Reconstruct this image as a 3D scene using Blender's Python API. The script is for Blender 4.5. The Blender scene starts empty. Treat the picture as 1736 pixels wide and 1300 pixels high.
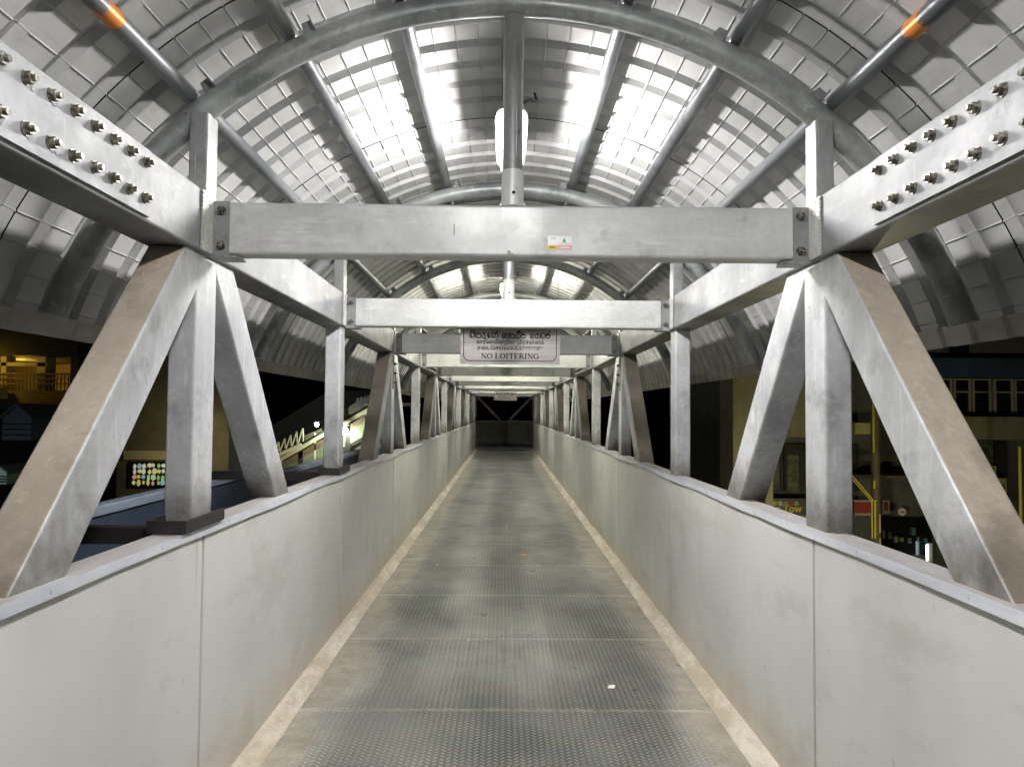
import bpy, math, random
from mathutils import Vector, Matrix
random.seed(7)
sc = bpy.context.scene
COL = sc.collection
R = math.radians

# ------------------------------------------------------------------ camera
EYE = 1.6
cam_d = bpy.data.cameras.new("camera"); cam = bpy.data.objects.new("camera", cam_d); COL.objects.link(cam)
cam_d.sensor_width = 36.0; cam_d.lens = 26.0
cam_d.clip_start = 0.05; cam_d.clip_end = 900
cam.matrix_world = Matrix.Translation((-0.027, 0, EYE)) @ Matrix.Rotation(R(-0.60), 4, 'Z') @ \
    Matrix.Rotation(R(90 + 2.15), 4, 'X') @ Matrix.Rotation(R(0.45), 4, 'Z')
sc.camera = cam

# ------------------------------------------------------------------ night sky, exposure
w = bpy.data.worlds.new("World"); sc.world = w; w.use_nodes = True
wn = w.node_tree.nodes; wl = w.node_tree.links
sky = wn.new("ShaderNodeTexSky"); sky.sky_type = 'NISHITA'; sky.sun_disc = False
sky.sun_elevation = R(-6); sky.sun_rotation = R(200)
wl.new(sky.outputs[0], wn["Background"].inputs[0]); wn["Background"].inputs[1].default_value = 0.02
sc.view_settings.view_transform = 'Standard'; sc.view_settings.look = 'None'
sc.view_settings.gamma = 1.0; sc.view_settings.exposure = 0.0
LAMP = 640.0          # radiance of the thin tubes in the roof lamps

# ------------------------------------------------------------------ materials
def srgb(r, g, b):
    f = lambda c: (c/255/12.92) if c/255 <= .04045 else ((c/255+.055)/1.055)**2.4
    return (f(r), f(g), f(b), 1)

class NT:
    def __init__(s, name):
        s.m = bpy.data.materials.new(name); s.m.use_nodes = True
        s.t = s.m.node_tree; s.b = s.t.nodes["Principled BSDF"]; s.pos = s.t.nodes.new("ShaderNodeNewGeometry").outputs["Position"]
    def n(s, kind, **k):
        x = s.t.nodes.new(kind)
        for a, v in k.items(): setattr(x, a, v)
        return x
    def l(s, a, b): s.t.links.new(a, b)
    def put(s, sock, v):
        if hasattr(v, "is_linked") or isinstance(v, bpy.types.NodeSocket): s.l(v, sock)
        else: sock.default_value = v
    def noise(s, scale=(1, 1, 1), detail=4, rough=.55, off=0.0):
        mp = s.n("ShaderNodeMapping"); s.l(s.pos, mp.inputs[0])
        mp.inputs["Scale"].default_value = scale; mp.inputs["Location"].default_value = (off, off*.7, off*.3)
        t = s.n("ShaderNodeTexNoise"); s.l(mp.outputs[0], t.inputs[0]); t.inputs["Scale"].default_value = 1
        t.inputs["Detail"].default_value = detail; t.inputs["Roughness"].default_value = rough
        return t.outputs[0]
    def ramp(s, v, lo, hi, a=0.0, b=1.0):
        m = s.n("ShaderNodeMapRange"); s.put(m.inputs[0], v)
        for i, x in zip((1, 2, 3, 4), (lo, hi, a, b)): m.inputs[i].default_value = x
        return m.outputs[0]
    def mix(s, f, a, b, mode='MIX'):
        m = s.n("ShaderNodeMix", data_type='RGBA', blend_type=mode)
        s.put(m.inputs[0], f); s.put(m.inputs[6], a); s.put(m.inputs[7], b)
        return m.outputs[2]
    def math(s, op, a, b=0.0, c=0.0):
        m = s.n("ShaderNodeMath", operation=op); s.put(m.inputs[0], a); s.put(m.inputs[1], b)
        if op in ('MULTIPLY_ADD', 'SMOOTH_MIN', 'SMOOTH_MAX', 'WRAP', 'COMPARE'): s.put(m.inputs[2], c)
        return m.outputs[0]
    def xyz(s):
        x = s.n("ShaderNodeSeparateXYZ"); s.l(s.pos, x.inputs[0]); return x.outputs
    def bump(s, h, strength=.3, dist=.01, prev=None):
        b = s.n("ShaderNodeBump"); s.put(b.inputs["Height"], h)
        b.inputs["Strength"].default_value = strength; b.inputs["Distance"].default_value = dist
        if prev: s.l(prev, b.inputs["Normal"])
        return b.outputs[0]
    def fin(s, col, rough=.5, metal=0.0, bump=None, spec=.5):
        s.put(s.b.inputs["Base Color"], col); s.put(s.b.inputs["Roughness"], rough)
        s.put(s.b.inputs["Metallic"], metal); s.b.inputs["Specular IOR Level"].default_value = spec
        if bump: s.l(bump, s.b.inputs["Normal"])
        return s.m

def galv(name, lo, hi, streak, rough=(.36, .56), metal=.25, base_dirt=False, stain=.0, brown=0.0):
    n = NT(name)
    a = n.noise(tuple(2.2*x for x in streak), 5, .6)
    b = n.noise((38, 38, 38), 3, .6, 3)
    c = n.noise((3.1, 3.1, 3.1), 3, .5, 9)
    s1 = n.noise(tuple(9*x for x in streak), 6, .7, 21)
    f = n.math('ADD', n.math('MULTIPLY', a, .45), n.math('MULTIPLY', c, .55))
    col = n.mix(n.ramp(f, .36, .64), lo, hi)
    col = n.mix(n.ramp(b, .3, .7, 0, .26), col, tuple(x*.62 for x in lo[:3])+(1,))
    col = n.mix(n.ramp(s1, .56, .72, 0, .55), col, tuple(min(.82, x*1.22) for x in hi[:3])+(1,))   # pale zinc runs
    col = n.mix(n.ramp(n.noise((5, 5, 5), 6, .65, 40), .56, .70, 0, .5), col, tuple(x*.5 for x in lo[:3])+(1,))  # grey scuffs
    col = n.mix(n.ramp(n.noise((13, 13, 13), 5, .7, 55), .62, .70, 0, .4), col, tuple(x*.45 for x in lo[:3])+(1,))
    scr = n.math('MULTIPLY', n.ramp(n.noise((120, 120, 4), 2, .5, 81), .70, .74), n.ramp(n.noise((3, 3, 3), 2, .5, 82), .52, .6))
    col = n.mix(n.math('MULTIPLY', scr, .6), col, (.78, .78, .78, 1))                                      # bright scratches
    if stain:
        col = n.mix(n.ramp(n.noise((1.7, 1.7, 1.7), 5, .65, 60), .56, .72, 0, stain), col, (.34, .27, .19, 1))
    if brown:
        col = n.mix(brown, col, (.30, .24, .165, 1))
    if base_dirt:
        z = n.xyz()[2]
        e = n.math('ADD', z, n.math('MULTIPLY', n.noise((9, 9, 9), 4, .7, 5), -.30))
        col = n.mix(n.ramp(e, .98, 1.20, .85, 0), col, (.09, .075, .055, 1))
    rg = n.ramp(n.noise((4, 4, 4), 4, .6, 70), .3, .7, rough[0], rough[1])
    bm = n.bump(n.noise((60, 60, 60), 3, .6, 11), .12, .003)
    bm = n.bump(n.noise(tuple(6*x for x in streak), 3, .5, 12), .15, .006, bm)
    return n.fin(col, rg, metal, bm)

LO, HI = (.40, .41, .415, 1), (.66, .67, .68, 1)
M = {}
M['beam'] = galv("galvanised_beam", (.42, .43, .42, 1), (.60, .61, .60, 1), (.35, 2, 2.2), stain=.32)
M['chord'] = galv("galvanised_chord", (.15, .155, .16, 1), (.32, .325, .335, 1), (2, .4, 2.2), (.42, .6), .08, stain=.1)
M['post'] = galv("galvanised_post", (.36, .37, .38, 1), (.64, .65, .67, 1), (2.4, 2.4, .35), base_dirt=True, stain=.06)
M['dust'] = galv("dusty_brown_top_face", (.27, .235, .19, 1), (.40, .35, .285, 1), (1.5, 1.2, 1.2), (.7, .9), 0.0, base_dirt=True)
M['plate'] = galv("dull_grey_plate", (.15, .155, .16, 1), (.27, .275, .28, 1), (2, 2, 1), (.5, .65), .2)
M['splice'] = galv("splice_plate_steel", (.15, .155, .16, 1), (.27, .275, .285, 1), (1.6, .7, 1.6), (.45, .62), .08)
M['tube'] = galv("galvanised_tube", (.18, .198, .196, 1), (.50, .525, .515, 1), (3.2, 3.2, 3.2), (.32, .5), .3, stain=.3)
M['purlin'] = galv("galvanised_purlin", (.09, .098, .108, 1), (.25, .265, .275, 1), (2.5, .5, 2.5), (.31, .44), .5, stain=.15)
M['king'] = galv("king_post_steel", (.20, .21, .21, 1), (.42, .43, .43, 1), (2.5, 2.5, .5), (.34, .5), .35, stain=.1)
M['sleeve'] = galv("white_sleeve_steel", (.58, .585, .58, 1), (.74, .745, .74, 1), (2, 2, 1), (.4, .5), .1, stain=.15)
M['weld'] = galv("rough_pale_weld", (.42, .42, .40, 1), (.70, .70, .67, 1), (6, 6, 6), (.5, .7), .1, stain=.3)
M['collar'] = galv("grimy_collar", (.06, .055, .045, 1), (.15, .135, .11, 1), (3, 3, 3), (.7, .9), 0)

def bolt_mat():
    n = NT("bolt_steel")
    col = n.mix(n.ramp(n.noise((70, 70, 70), 3, .6), .4, .65), (.05, .045, .035, 1), (.26, .25, .215, 1))
    return n.fin(col, .42, .6)
M['bolt'] = bolt_mat()

def purlin_orange():
    n = NT("purlin_with_orange_paint")
    y = n.xyz()[1]
    d = n.math('ABSOLUTE', n.math('SUBTRACT', y, 2.33))
    d = n.math('ADD', d, n.math('MULTIPLY', n.math('SUBTRACT', n.noise((30, 16, 30), 5, .7), .5), .17))
    g = n.mix(n.ramp(n.noise((3, .8, 3), 4, .6), .35, .65), (.09, .098, .108, 1), (.25, .265, .275, 1))
    col = n.mix(n.ramp(d, .042, .058), (.75, .24, .035, 1), g)
    return n.fin(col, .4, .35)
M['purlin_orange'] = purlin_orange()

def roof_mat():
    n = NT("painted_roof_sheet")
    col = n.mix(n.ramp(n.noise((2.2, 2.2, 2.2), 5, .6), .35, .65), (.40, .402, .395, 1), (.52, .522, .52, 1))
    col = n.mix(n.ramp(n.noise((14, 3, 14), 5, .7, 4), .55, .75, 0, .4), col, (.24, .235, .205, 1))
    col = n.mix(n.ramp(n.noise((55, 55, 55), 3, .6, 8), .62, .75, 0, .3), col, (.25, .24, .2, 1))
    rg = n.ramp(n.noise((6, 6, 6), 3, .5, 2), .3, .7, .32, .5)
    return n.fin(col, rg, .05, n.bump(n.noise((9, 9, 9), 3, .5, 14), .25, .01))
M['roof'] = roof_mat()

def flashing_mat():
    n = NT("weathered_eave_flashing")
    col = n.mix(n.ramp(n.noise((5, 2, 5), 5, .65), .35, .65), (.30, .29, .25, 1), (.46, .45, .40, 1))
    return n.fin(col, .6, .05)
M['flash'] = flashing_mat()

def panel_mat():
    n = NT("pale_parapet_panel")
    x, y, z = n.xyz()
    a = n.noise((1, .9, .7), 4, .55)
    col = n.mix(n.ramp(a, .35, .65), (.49, .50, .475, 1), (.62, .625, .605, 1))
    st = n.noise((3, 4, .6), 6, .7, 6)
    col = n.mix(n.ramp(st, .52, .78, 0, .2), col, (.46, .47, .44, 1))
    zz = n.math('ADD', z, n.math('MULTIPLY', n.noise((2, 3.5, 2), 5, .7, 31), -.5))
    col = n.mix(n.ramp(zz, -.22, .06, .62, 0), col, (.47, .38, .26, 1))
    hand = n.noise((1.6, 1.3, 2.6), 6, .7, 101)
    col = n.mix(n.ramp(hand, .53, .68, 0, .42), col, (.33, .32, .28, 1))
    run = n.math('MULTIPLY', n.ramp(n.noise((1, 14, .25), 3, .6, 107), .68, .74), n.ramp(z, .55, 1.1))
    col = n.mix(n.math('MULTIPLY', run, .45), col, (.34, .27, .19, 1))
    tiny = n.noise((26, 26, 9), 3, .6, 77)
    col = n.mix(n.ramp(tiny, .70, .76, 0, .5), col, (.22, .20, .16, 1))
    scr = n.noise((30, 22, 5), 2, .5, 91)
    col = n.mix(n.ramp(scr, .765, .785, 0, .7), col, (.8, .8, .78, 1))
    rg = n.ramp(n.noise((2.5, 2.5, 2.5), 4, .6, 3), .3, .7, .30, .46)
    bm = n.bump(n.noise((.5, 1.2, .6), 3, .5, 15), .3, .03)
    bm = n.bump(n.noise((40, 40, 40), 2, .5, 16), .06, .002, bm)
    return n.fin(col, rg, .12, bm)
M['panel'] = panel_mat()

def cap_mat():
    n = NT("zinc_coping")
    col = n.mix(n.ramp(n.noise((6, 1.2, 6), 5, .65), .35, .65), (.42, .44, .48, 1), (.60, .62, .66, 1))
    nz = n.n("ShaderNodeSeparateXYZ"); g = n.n("ShaderNodeNewGeometry"); n.l(g.outputs["Normal"], nz.inputs[0])
    dust = n.math('MULTIPLY', n.ramp(nz.outputs[2], .6, .9), n.ramp(n.noise((9, 3, 9), 5, .7, 8), .3, .6, .3, .85))
    col = n.mix(dust, col, (.37, .34, .31, 1))
    return n.fin(col, n.ramp(n.noise((8, 4, 8), 3, .5, 1), .3, .7, .35, .55), .3, n.bump(n.noise((9, 5, 9), 3, .5), .2, .008))
M['cap'] = cap_mat()

def skirting_mat():
    n = NT("worn_cream_skirting")
    x, y, z = n.xyz()
    a = n.noise((4, 1.6, 4), 5, .7)
    col = n.mix(n.ramp(a, .42, .6), (.36, .31, .235, 1), (.54, .50, .425, 1))
    col = n.mix(n.ramp(n.noise((20, 12, 20), 5, .7, 9), .5, .7, 0, .6), col, (.36, .29, .2, 1))
    fy = n.math('FRACT', n.math('MULTIPLY', n.math('ADD', y, n.math('MULTIPLY', n.noise((0, 2, 0), 2, .5, 3), .35)), 2.3))
    crack = n.ramp(fy, .0, .02, .45, 0)
    col = n.mix(crack, col, (.22, .16, .1, 1))
    return n.fin(col, .55, 0, n.bump(n.noise((25, 25, 25), 4, .6), .4, .006))
M['skirt'] = skirting_mat()

def tread_mat():
    n = NT("worn_chequer_plate")
    x, y, z = n.xyz()
    P = .031
    wob = n.math('MULTIPLY', n.noise((3, 3, 0), 2, .5, 50), .01)
    u = n.math('DIVIDE', n.math('ADD', x, wob), P); v = n.math('DIVIDE', y, P)
    fu = n.math('SUBTRACT', n.math('FRACT', u), .5); 
    par = n.math('SUBTRACT', n.math('MULTIPLY', n.math('MODULO', n.math('FLOOR', n.math('ADD', u, 400)), 2), 2), 1)  # +-1 by column
    vs = n.math('ADD', v, n.math('MULTIPLY', par, .25))
    fv = n.math('SUBTRACT', n.math('FRACT', vs), .5)
    s = n.math('MULTIPLY', fv, par)
    al = n.math('MULTIPLY', n.math('ADD', fu, s), .707)
    pe = n.math('MULTIPLY', n.math('SUBTRACT', fu, s), .707)
    q = n.math('ADD', n.math('POWER', n.math('DIVIDE', n.math('ABSOLUTE', al), .50), 2), n.math('POWER', n.math('DIVIDE', n.math('ABSOLUTE', pe), .17), 2))
    loz = n.ramp(q, .35, 1.25, 1, 0)
    ax = n.math('ABSOLUTE', x)
    big = n.noise((1.1, .7, 1), 4, .55, 22)
    wear = n.noise((3.2, 2.4, 3), 5, .65, 33)
    edge = n.math('ADD', ax, n.math('MULTIPLY', n.math('SUBTRACT', n.noise((1.6, 1.1, 1), 6, .7, 44), .5), .55))
    side = n.ramp(edge, .80, 1.0)                       # tan dirt swept to both sides
    base = n.mix(n.ramp(big, .42, .58), (.06, .068, .066, 1), (.26, .268, .258, 1))
    base = n.mix(n.ramp(wear, .5, .72, 0, .5), base, (.24, .235, .20, 1))
    oi = n.n("ShaderNodeObjectInfo").outputs["Random"]
    base = n.mix(n.math('MULTIPLY', oi, .55), base, (.25, .25, .225, 1))
    base = n.mix(n.ramp(n.noise((.9, 1.3, 1), 6, .7, 61), .52, .66, 0, .5), base, (.04, .045, .042, 1))
    top = n.mix(n.ramp(wear, .3, .7), (.30, .31, .30, 1), (.58, .58, .55, 1))
    col = n.mix(n.math('MULTIPLY', loz, .8), base, top)
    col = n.mix(n.math('MULTIPLY', side, .90), col, n.mix(n.ramp(n.noise((6, 6, 6), 5, .7, 2), .35, .65), (.20, .18, .145, 1), (.34, .305, .245, 1)))
    sp = n.noise((9, 9, 9), 2, .4, 65)
    col = n.mix(n.ramp(sp, .735, .765, 0, .75), col, (.04, .04, .03, 1))    # gum spots
    # a dusty line along each plate joint
    fy = n.math('ABSOLUTE', n.math('SUBTRACT', n.math('FRACT', n.math('DIVIDE', n.math('SUBTRACT', y, 4.03-.62), 1.24)), .5))
    jl = n.math('MULTIPLY', n.ramp(n.math('ADD', fy, n.math('MULTIPLY', n.noise((22, 34, 1), 6, .8, 12), .07)), .030, .054, 1, 0), n.ramp(n.noise((1.5, 1.1, 1), 3, .5, 93), .30, .5, .6, 1))
    col = n.mix(jl, col, (.50, .49, .45, 1))
    rg = n.math('ADD', n.ramp(n.noise((1.6, 1.1, 1), 4, .6, 13), .3, .7, .30, .38), n.math('MULTIPLY', side, .26))
    flat = n.math('SUBTRACT', 1.0, n.math('MULTIPLY', side, .93))
    bm = n.bump(n.math('MULTIPLY', loz, flat), 1.0, .005)
    bm = n.bump(n.noise((1.3, 1.0, 1), 2, .5, 18), .9, .05, bm)
    return n.fin(col, rg, n.math('MULTIPLY', n.math('SUBTRACT', 1.0, side), .7), bm)
M['tread'] = tread_mat()

def plain(name, c, rough=.6, metal=0.0, var=.25, scale=3.0, streak=(1, 1, 1), bump=.1):
    n = NT(name)
    a = n.noise(tuple(scale*s for s in streak), 5, .65)
    col = n.mix(n.ramp(a, .3, .7), tuple(x*(1-var) for x in c[:3])+(1,), tuple(min(1, x*(1+var)) for x in c[:3])+(1,))
    return n.fin(col, rough, metal, n.bump(n.noise((20, 20, 20), 3, .6, 3), bump, .01))
def glow(name, c, strength):
    n = NT(name)
    n.b.inputs["Base Color"].default_value = (.6, .6, .6, 1)
    n.b.inputs["Emission Color"].default_value = c; n.b.inputs["Emission Strength"].default_value = strength
    return n.m
M['black'] = plain("black_painted_steel", (.022, .02, .02, 1), .45)
M['hole'] = plain("dark_hole", (.004, .004, .004, 1), .9)
M['lamp'] = glow("lamp_tube_glow", (1, .975, .955, 1), LAMP)
M['strip'] = glow("lamp_downlight_glow", (1, .975, .955, 1), LAMP*1.2)  # for the extra emitter added under each lamp tube
M['lamp_warm'] = glow("warm_lamp_tube_glow", (1, .97, .80, 1), LAMP*.9)
M['strip_warm'] = glow("warm_lamp_downlight_glow", (1, .97, .82, 1), LAMP*1.05)
M['lamp_dim'] = glow("dim_lamp_tube_glow", (1, .97, .85, 1), LAMP*.2)
M['lamp_near'] = glow("near_lamp_tube_glow", (1, .975, .955, 1), LAMP*.8)
def cover_mat():
    n = NT("clear_glowing_cover")
    tr = n.n("ShaderNodeBsdfTransparent"); em = n.n("ShaderNodeEmission"); em.inputs[1].default_value = 14
    em.inputs[0].default_value = (1, .97, .95, 1); mx = n.n("ShaderNodeMixShader"); mx.inputs[0].default_value = .25
    n.l(tr.outputs[0], mx.inputs[1]); n.l(em.outputs[0], mx.inputs[2]); n.l(mx.outputs[0], n.t.nodes["Material Output"].inputs[0])
    return n.m
M['cover'] = cover_mat()
M['housing'] = plain("grey_lamp_housing", (.12, .12, .12, 1), .5)
M['navy'] = plain("navy_parapet_panel", (.035, .05, .075, 1), .45, streak=(1, 3, .4))
M['bluerail'] = plain("blue_grey_rail", (.28, .34, .43, 1), .4, .3, streak=(3, .6, 3))
M['dark'] = plain("dark_concrete", (.05, .048, .045, 1), .85)
M['concrete'] = plain("weathered_concrete", (.19, .175, .145, 1), .85)
M['landing'] = plain("landing_concrete", (.34, .34, .33, 1), .6)
M['farpanel'] = plain("dark_metal_panel", (.32, .33, .31, 1), .55, .2)
M['asphalt'] = plain("asphalt", (.05, .05, .052, 1), .9, scale=1.2)
M['beige'] = plain("beige_plaster", (.34, .30, .20, 1), .85, streak=(1, 1, .4))
M['cream'] = plain("cream_frame_paint", (.50, .47, .36, 1), .6)
M['blue'] = plain("blue_painted_wall", (.05, .10, .16, 1), .8, streak=(1, 1, .4))
M['greywall'] = plain("grey_plaster", (.14, .14, .13, 1), .9)
M['glass'] = plain("dark_window_glass", (.012, .014, .014, 1), .08, bump=.02)
M['shutter'] = plain("dark_shutter", (.03, .03, .028, 1), .6, streak=(.5, .5, 8))
M['brown'] = plain("brown_pole_paint", (.16, .12, .07, 1), .6)
M['yellowpipe'] = plain("yellow_pipe_paint", (.75, .62, .10, 1), .4, var=.1)
M['red'] = plain("red_sign_paint", (.40, .05, .03, 1), .5)
M['white'] = plain("white_paint", (.75, .75, .73, 1), .5, var=.08)
M['yellow'] = plain("yellow_lettering", (.85, .62, .06, 1), .5, var=.08)
M['orange'] = plain("orange_leaf", (.75, .33, .05, 1), .6, var=.2, scale=40)
M['pink'] = plain("pink_print", (.80, .42, .36, 1), .5, var=.12, scale=60)
M['stickwhite'] = plain("glossy_sticker_white", (.80, .82, .83, 1), .3, var=.05, scale=60)
M['green'] = plain("green_paint", (.05, .40, .10, 1), .5)
M['teal'] = plain("teal_poster", (.05, .18, .17, 1), .6, var=.5, scale=9)
M['poster'] = plain("mottled_poster", (.13, .13, .09, 1), .6, var=.8, scale=7)
M['boardblack'] = plain("black_sign_board", (.02, .018, .012, 1), .35)
M['paleyellow'] = plain("pale_yellow_board", (.55, .48, .24, 1), .6)
M['bluegrey'] = plain("blue_grey_cladding", (.16, .20, .25, 1), .6, streak=(6, 6, .3))
M['hut'] = plain("pale_green_hut_wall", (.45, .55, .42, 1), .6)
M['glasspanel'] = plain("pale_green_glass_panel", (.22, .27, .16, 1), .25)
M['creamsteel'] = plain("cream_painted_steel", (.66, .62, .42, 1), .5, var=.1)
M['letter'] = plain("black_lettering", (.012, .010, .010, 1), .4)

def steel_sign():
    n = NT("brushed_stainless_sign")
    col = n.mix(n.ramp(n.noise((2, 2, 40), 4, .6), .3, .7), (.36, .335, .32, 1), (.50, .475, .46, 1))
    n.b.inputs["Anisotropic"].default_value = .6
    return n.fin(col, n.ramp(n.noise((6, 6, 6), 3, .5, 2), .3, .7, .31, .42), .85, n.bump(n.noise((2, 2, 160), 3, .6, 4), .12, .002))
M['steel'] = steel_sign()

# ------------------------------------------------------------------ mesh building
class MB:
    def __init__(s): s.v = []; s.f = []; s.mi = []; s.sm = []
    def add(s, vs, fs, mi=0, smooth=False):
        o = len(s.v); s.v += [tuple(p) for p in vs]
        for f in fs: s.f.append(tuple(o+i for i in f)); s.mi.append(mi); s.sm.append(smooth)
        return s
    def box(s, x0, x1, y0, y1, z0, z1, mi=0):
        x0, x1 = sorted((x0, x1)); y0, y1 = sorted((y0, y1)); z0, z1 = sorted((z0, z1))
        vs = [(x, y, z) for z in (z0, z1) for y in (y0, y1) for x in (x0, x1)]
        return s.add(vs, [(0, 2, 3, 1), (4, 5, 7, 6), (0, 1, 5, 4), (2, 6, 7, 3), (0, 4, 6, 2), (1, 3, 7, 5)], mi)
    def rhs(s, p0, p1, wd, dp, side=(1, 0, 0), r=.012, seg=3, mi=0, top_mi=None, cut=None):
        """rectangular hollow section: wd along side, dp across; ends cut level when cut='z' """
        p0, p1 = Vector(p0), Vector(p1); t = (p1-p0).normalized(); sx = Vector(side).normalized(); sy = t.cross(sx).normalized()
        prof = []
        for cx, cy, a0 in ((1, 1, 0), (-1, 1, 90), (-1, -1, 180), (1, -1, 270)):
            for k in range(seg+1):
                a = R(a0+90*k/seg); prof.append((cx*(wd/2-r)+r*math.cos(a), cy*(dp/2-r)+r*math.sin(a)))
        n = len(prof); vs = []
        for P in (p0, p1):
            for a, b in prof:
                q = P+sx*a+sy*b
                if cut is not None: q = q+t*((P[cut]-q[cut])/t[cut])
                vs.append(q)
        for i in range(n):
            j = (i+1) % n
            m = mi
            if top_mi is not None:
                nn = (vs[j]-vs[i]).cross(t)
                if nn.length > 1e-6 and abs(nn.normalized().dot(sy)) > .8 and nn.normalized().z > .2 or \
                   (nn.length > 1e-6 and abs(nn.normalized().dot(sy)) > .8 and (-nn.normalized()).z > 9): m = top_mi
            s.add([vs[i], vs[j], vs[n+j], vs[n+i]], [(0, 1, 2, 3)], m)
        s.add(vs[:n], [tuple(range(n))[::-1]], mi); s.add(vs[n:], [tuple(range(n))], mi)
        return s
    def tube(s, pts, r, seg=16, mi=0, caps=True, radii=None):
        pts = [Vector(p) for p in pts]; o = len(s.v); N = len(pts)
        t0 = (pts[1]-pts[0]).normalized(); up = Vector((0, 1, 0)) if abs(t0.y) < .9 else Vector((1, 0, 0))
        u = t0.cross(up).normalized()
        vs = []
        for i, p in enumerate(pts):
            t = (pts[min(i+1, N-1)]-pts[max(i-1, 0)]).normalized()
            u = (u-t*u.dot(t)).normalized(); v = t.cross(u); rr = radii[i] if radii else r
            vs += [p+u*rr*math.cos(2*math.pi*k/seg)+v*rr*math.sin(2*math.pi*k/seg) for k in range(seg)]
        fs = [(i*seg+k, i*seg+(k+1) % seg, (i+1)*seg+(k+1) % seg, (i+1)*seg+k) for i in range(N-1) for k in range(seg)]
        s.add(vs, fs, mi, True)
        if caps:
            s.add(vs[:seg], [tuple(range(seg))[::-1]], mi); s.add(vs[-seg:], [tuple(range(seg))], mi)
        return s
    def hexn(s, c, axis, r, h, mi=0, seg=6):
        c = Vector(c); a = Vector(axis).normalized(); up = Vector((0, 0, 1)) if abs(a.z) < .9 else Vector((1, 0, 0))
        u = a.cross(up).normalized(); v = a.cross(u); ph = random.random()
        vs = [c+a*k*h+(u*math.cos(2*math.pi*i/seg+ph)+v*math.sin(2*math.pi*i/seg+ph))*r for k in (0, 1) for i in range(seg)]
        fs = [(i, (i+1) % seg, seg+(i+1) % seg, seg+i) for i in range(seg)]
        s.add(vs, fs, mi, seg > 8); s.add(vs[:seg], [tuple(range(seg))[::-1]], mi); s.add(vs[seg:], [tuple(range(seg))], mi)
        return s
    def poly(s, pts, off, mi=0):
        """planar polygon extruded by off"""
        a = [Vector(p) for p in pts]; n = len(a); b = [p+Vector(off) for p in a]
        s.add(a, [tuple(range(n))], mi); s.add(b, [tuple(range(n))[::-1]], mi)
        for i in range(n):
            j = (i+1) % n; s.add([a[i], a[j], b[j], b[i]], [(3, 2, 1, 0)], mi)
        return s
    def mesh(s, name, mats):
        me = bpy.data.meshes.new(name); me.from_pydata([tuple(v) for v in s.v], [], s.f)
        for m in (mats if isinstance(mats, (list, tuple)) else [mats]): me.materials.append(m)
        me.polygons.foreach_set('material_index', s.mi); me.polygons.foreach_set('use_smooth', s.sm)
        import bmesh
        bm = bmesh.new(); bm.from_mesh(me); bmesh.ops.remove_doubles(bm, verts=bm.verts, dist=1e-5)
        bmesh.ops.recalc_face_normals(bm, faces=bm.faces)
        for e in bm.edges:
            if len(e.link_faces) == 2 and e.calc_face_angle(0) > .7: e.smooth = False
        bm.to_mesh(me); bm.free(); me.update()
        return me
    def build(s, name, mats, parent=None, loc=(0, 0, 0)):
        return link(name, s.mesh(name, mats), parent, loc)

def link(name, data, parent=None, loc=(0, 0, 0)):
    o = bpy.data.objects.new(name, data); COL.objects.link(o)
    if parent: o.parent = parent
    o.location = loc
    return o
def tag(o, label=None, cat=None, group=None, kind=None):
    for k, v in (('label', label), ('category', cat), ('group', group), ('kind', kind)):
        if v: o[k] = v
    return o
def thing(name, label, cat, loc=(0, 0, 0), group=None):
    return tag(link(name, None, None, loc), label, cat, group)
def copy_tree(o, parent=None):
    c = o.copy(); COL.objects.link(c)
    c.parent = parent
    for ch in [x for x in bpy.data.objects if x.parent == o]: copy_tree(ch, c)
    return c
def text_obj(body, size, mat, name, parent, loc, face='-y', align='CENTER', ext=.0012, space=1.0, bold=0.0, sx=1.0):
    cu = bpy.data.curves.new('t', 'FONT'); cu.body = body; cu.size = size; cu.align_x = align; cu.extrude = ext
    cu.space_character = space; cu.offset = bold
    to = bpy.data.objects.new('t', cu); COL.objects.link(to)
    dg = bpy.context.evaluated_depsgraph_get(); dg.update()
    me = bpy.data.meshes.new_from_object(to.evaluated_get(dg)); bpy.data.objects.remove(to)
    me.transform(Matrix.Diagonal((sx, 1, 1, 1))); me.transform(Matrix.Rotation(R(90), 4, 'X'))
    me.materials.clear(); me.materials.append(mat)
    return link(name, me, parent, loc)

# ------------------------------------------------------------------ measurements
N0, BAY = 2.96, 2.5
def ny(k): return N0+BAY*(k-1)            # y of node k
LAST = 12
Y_END = ny(LAST)+.35
Y_BACK = -2.6
ARC_Z, ARC_R, TUBE_R, PUR_R = 1.32, 1.94, .050, .033
PUR_C = ARC_R+TUBE_R+PUR_R
SHEET_R = PUR_C+PUR_R+.004
CH_B, CH_T = 2.21, 2.45                   # top chord

# ------------------------------------------------------------------ setting: ground, walkway floor, landing
g = MB(); g.box(-400, 400, -300, 500, -6.2, -6.0); tag(g.build('ground', M['asphalt']), kind='structure')
fl = MB(); fl.box(-1.19, 1.19, Y_BACK, Y_END, -.12, -.012)
floor = tag(fl.build('walkway_floor', M['dark']), kind='structure')
tp = MB()
L = 1.24
tp.box(-1.185, 1.185, .002, L-.002, -.008, 0)
tpm = tp.mesh('tread_plate', M['tread'])
k = -4
while 4.03+L*k < Y_END-.2:
    y0 = 4.03+L*k
    if y0 >= Y_BACK:
        link('tread_plate', tpm, floor, (0, y0, random.uniform(-.0012, .0012)))
    k += 1
y_tr = 4.03+L*k
ld = MB(); ld.box(-3.4, 3.4, y_tr+.004, 38.0, -.14, -.002); tag(ld.build('landing_floor', M['landing']), kind='structure')
th_ = MB(); th_.box(-1.18, 1.18, 28.6, 29.1, .0035, .009)
tag(th_.build('threshold_strip', M['landing'], floor))

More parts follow.
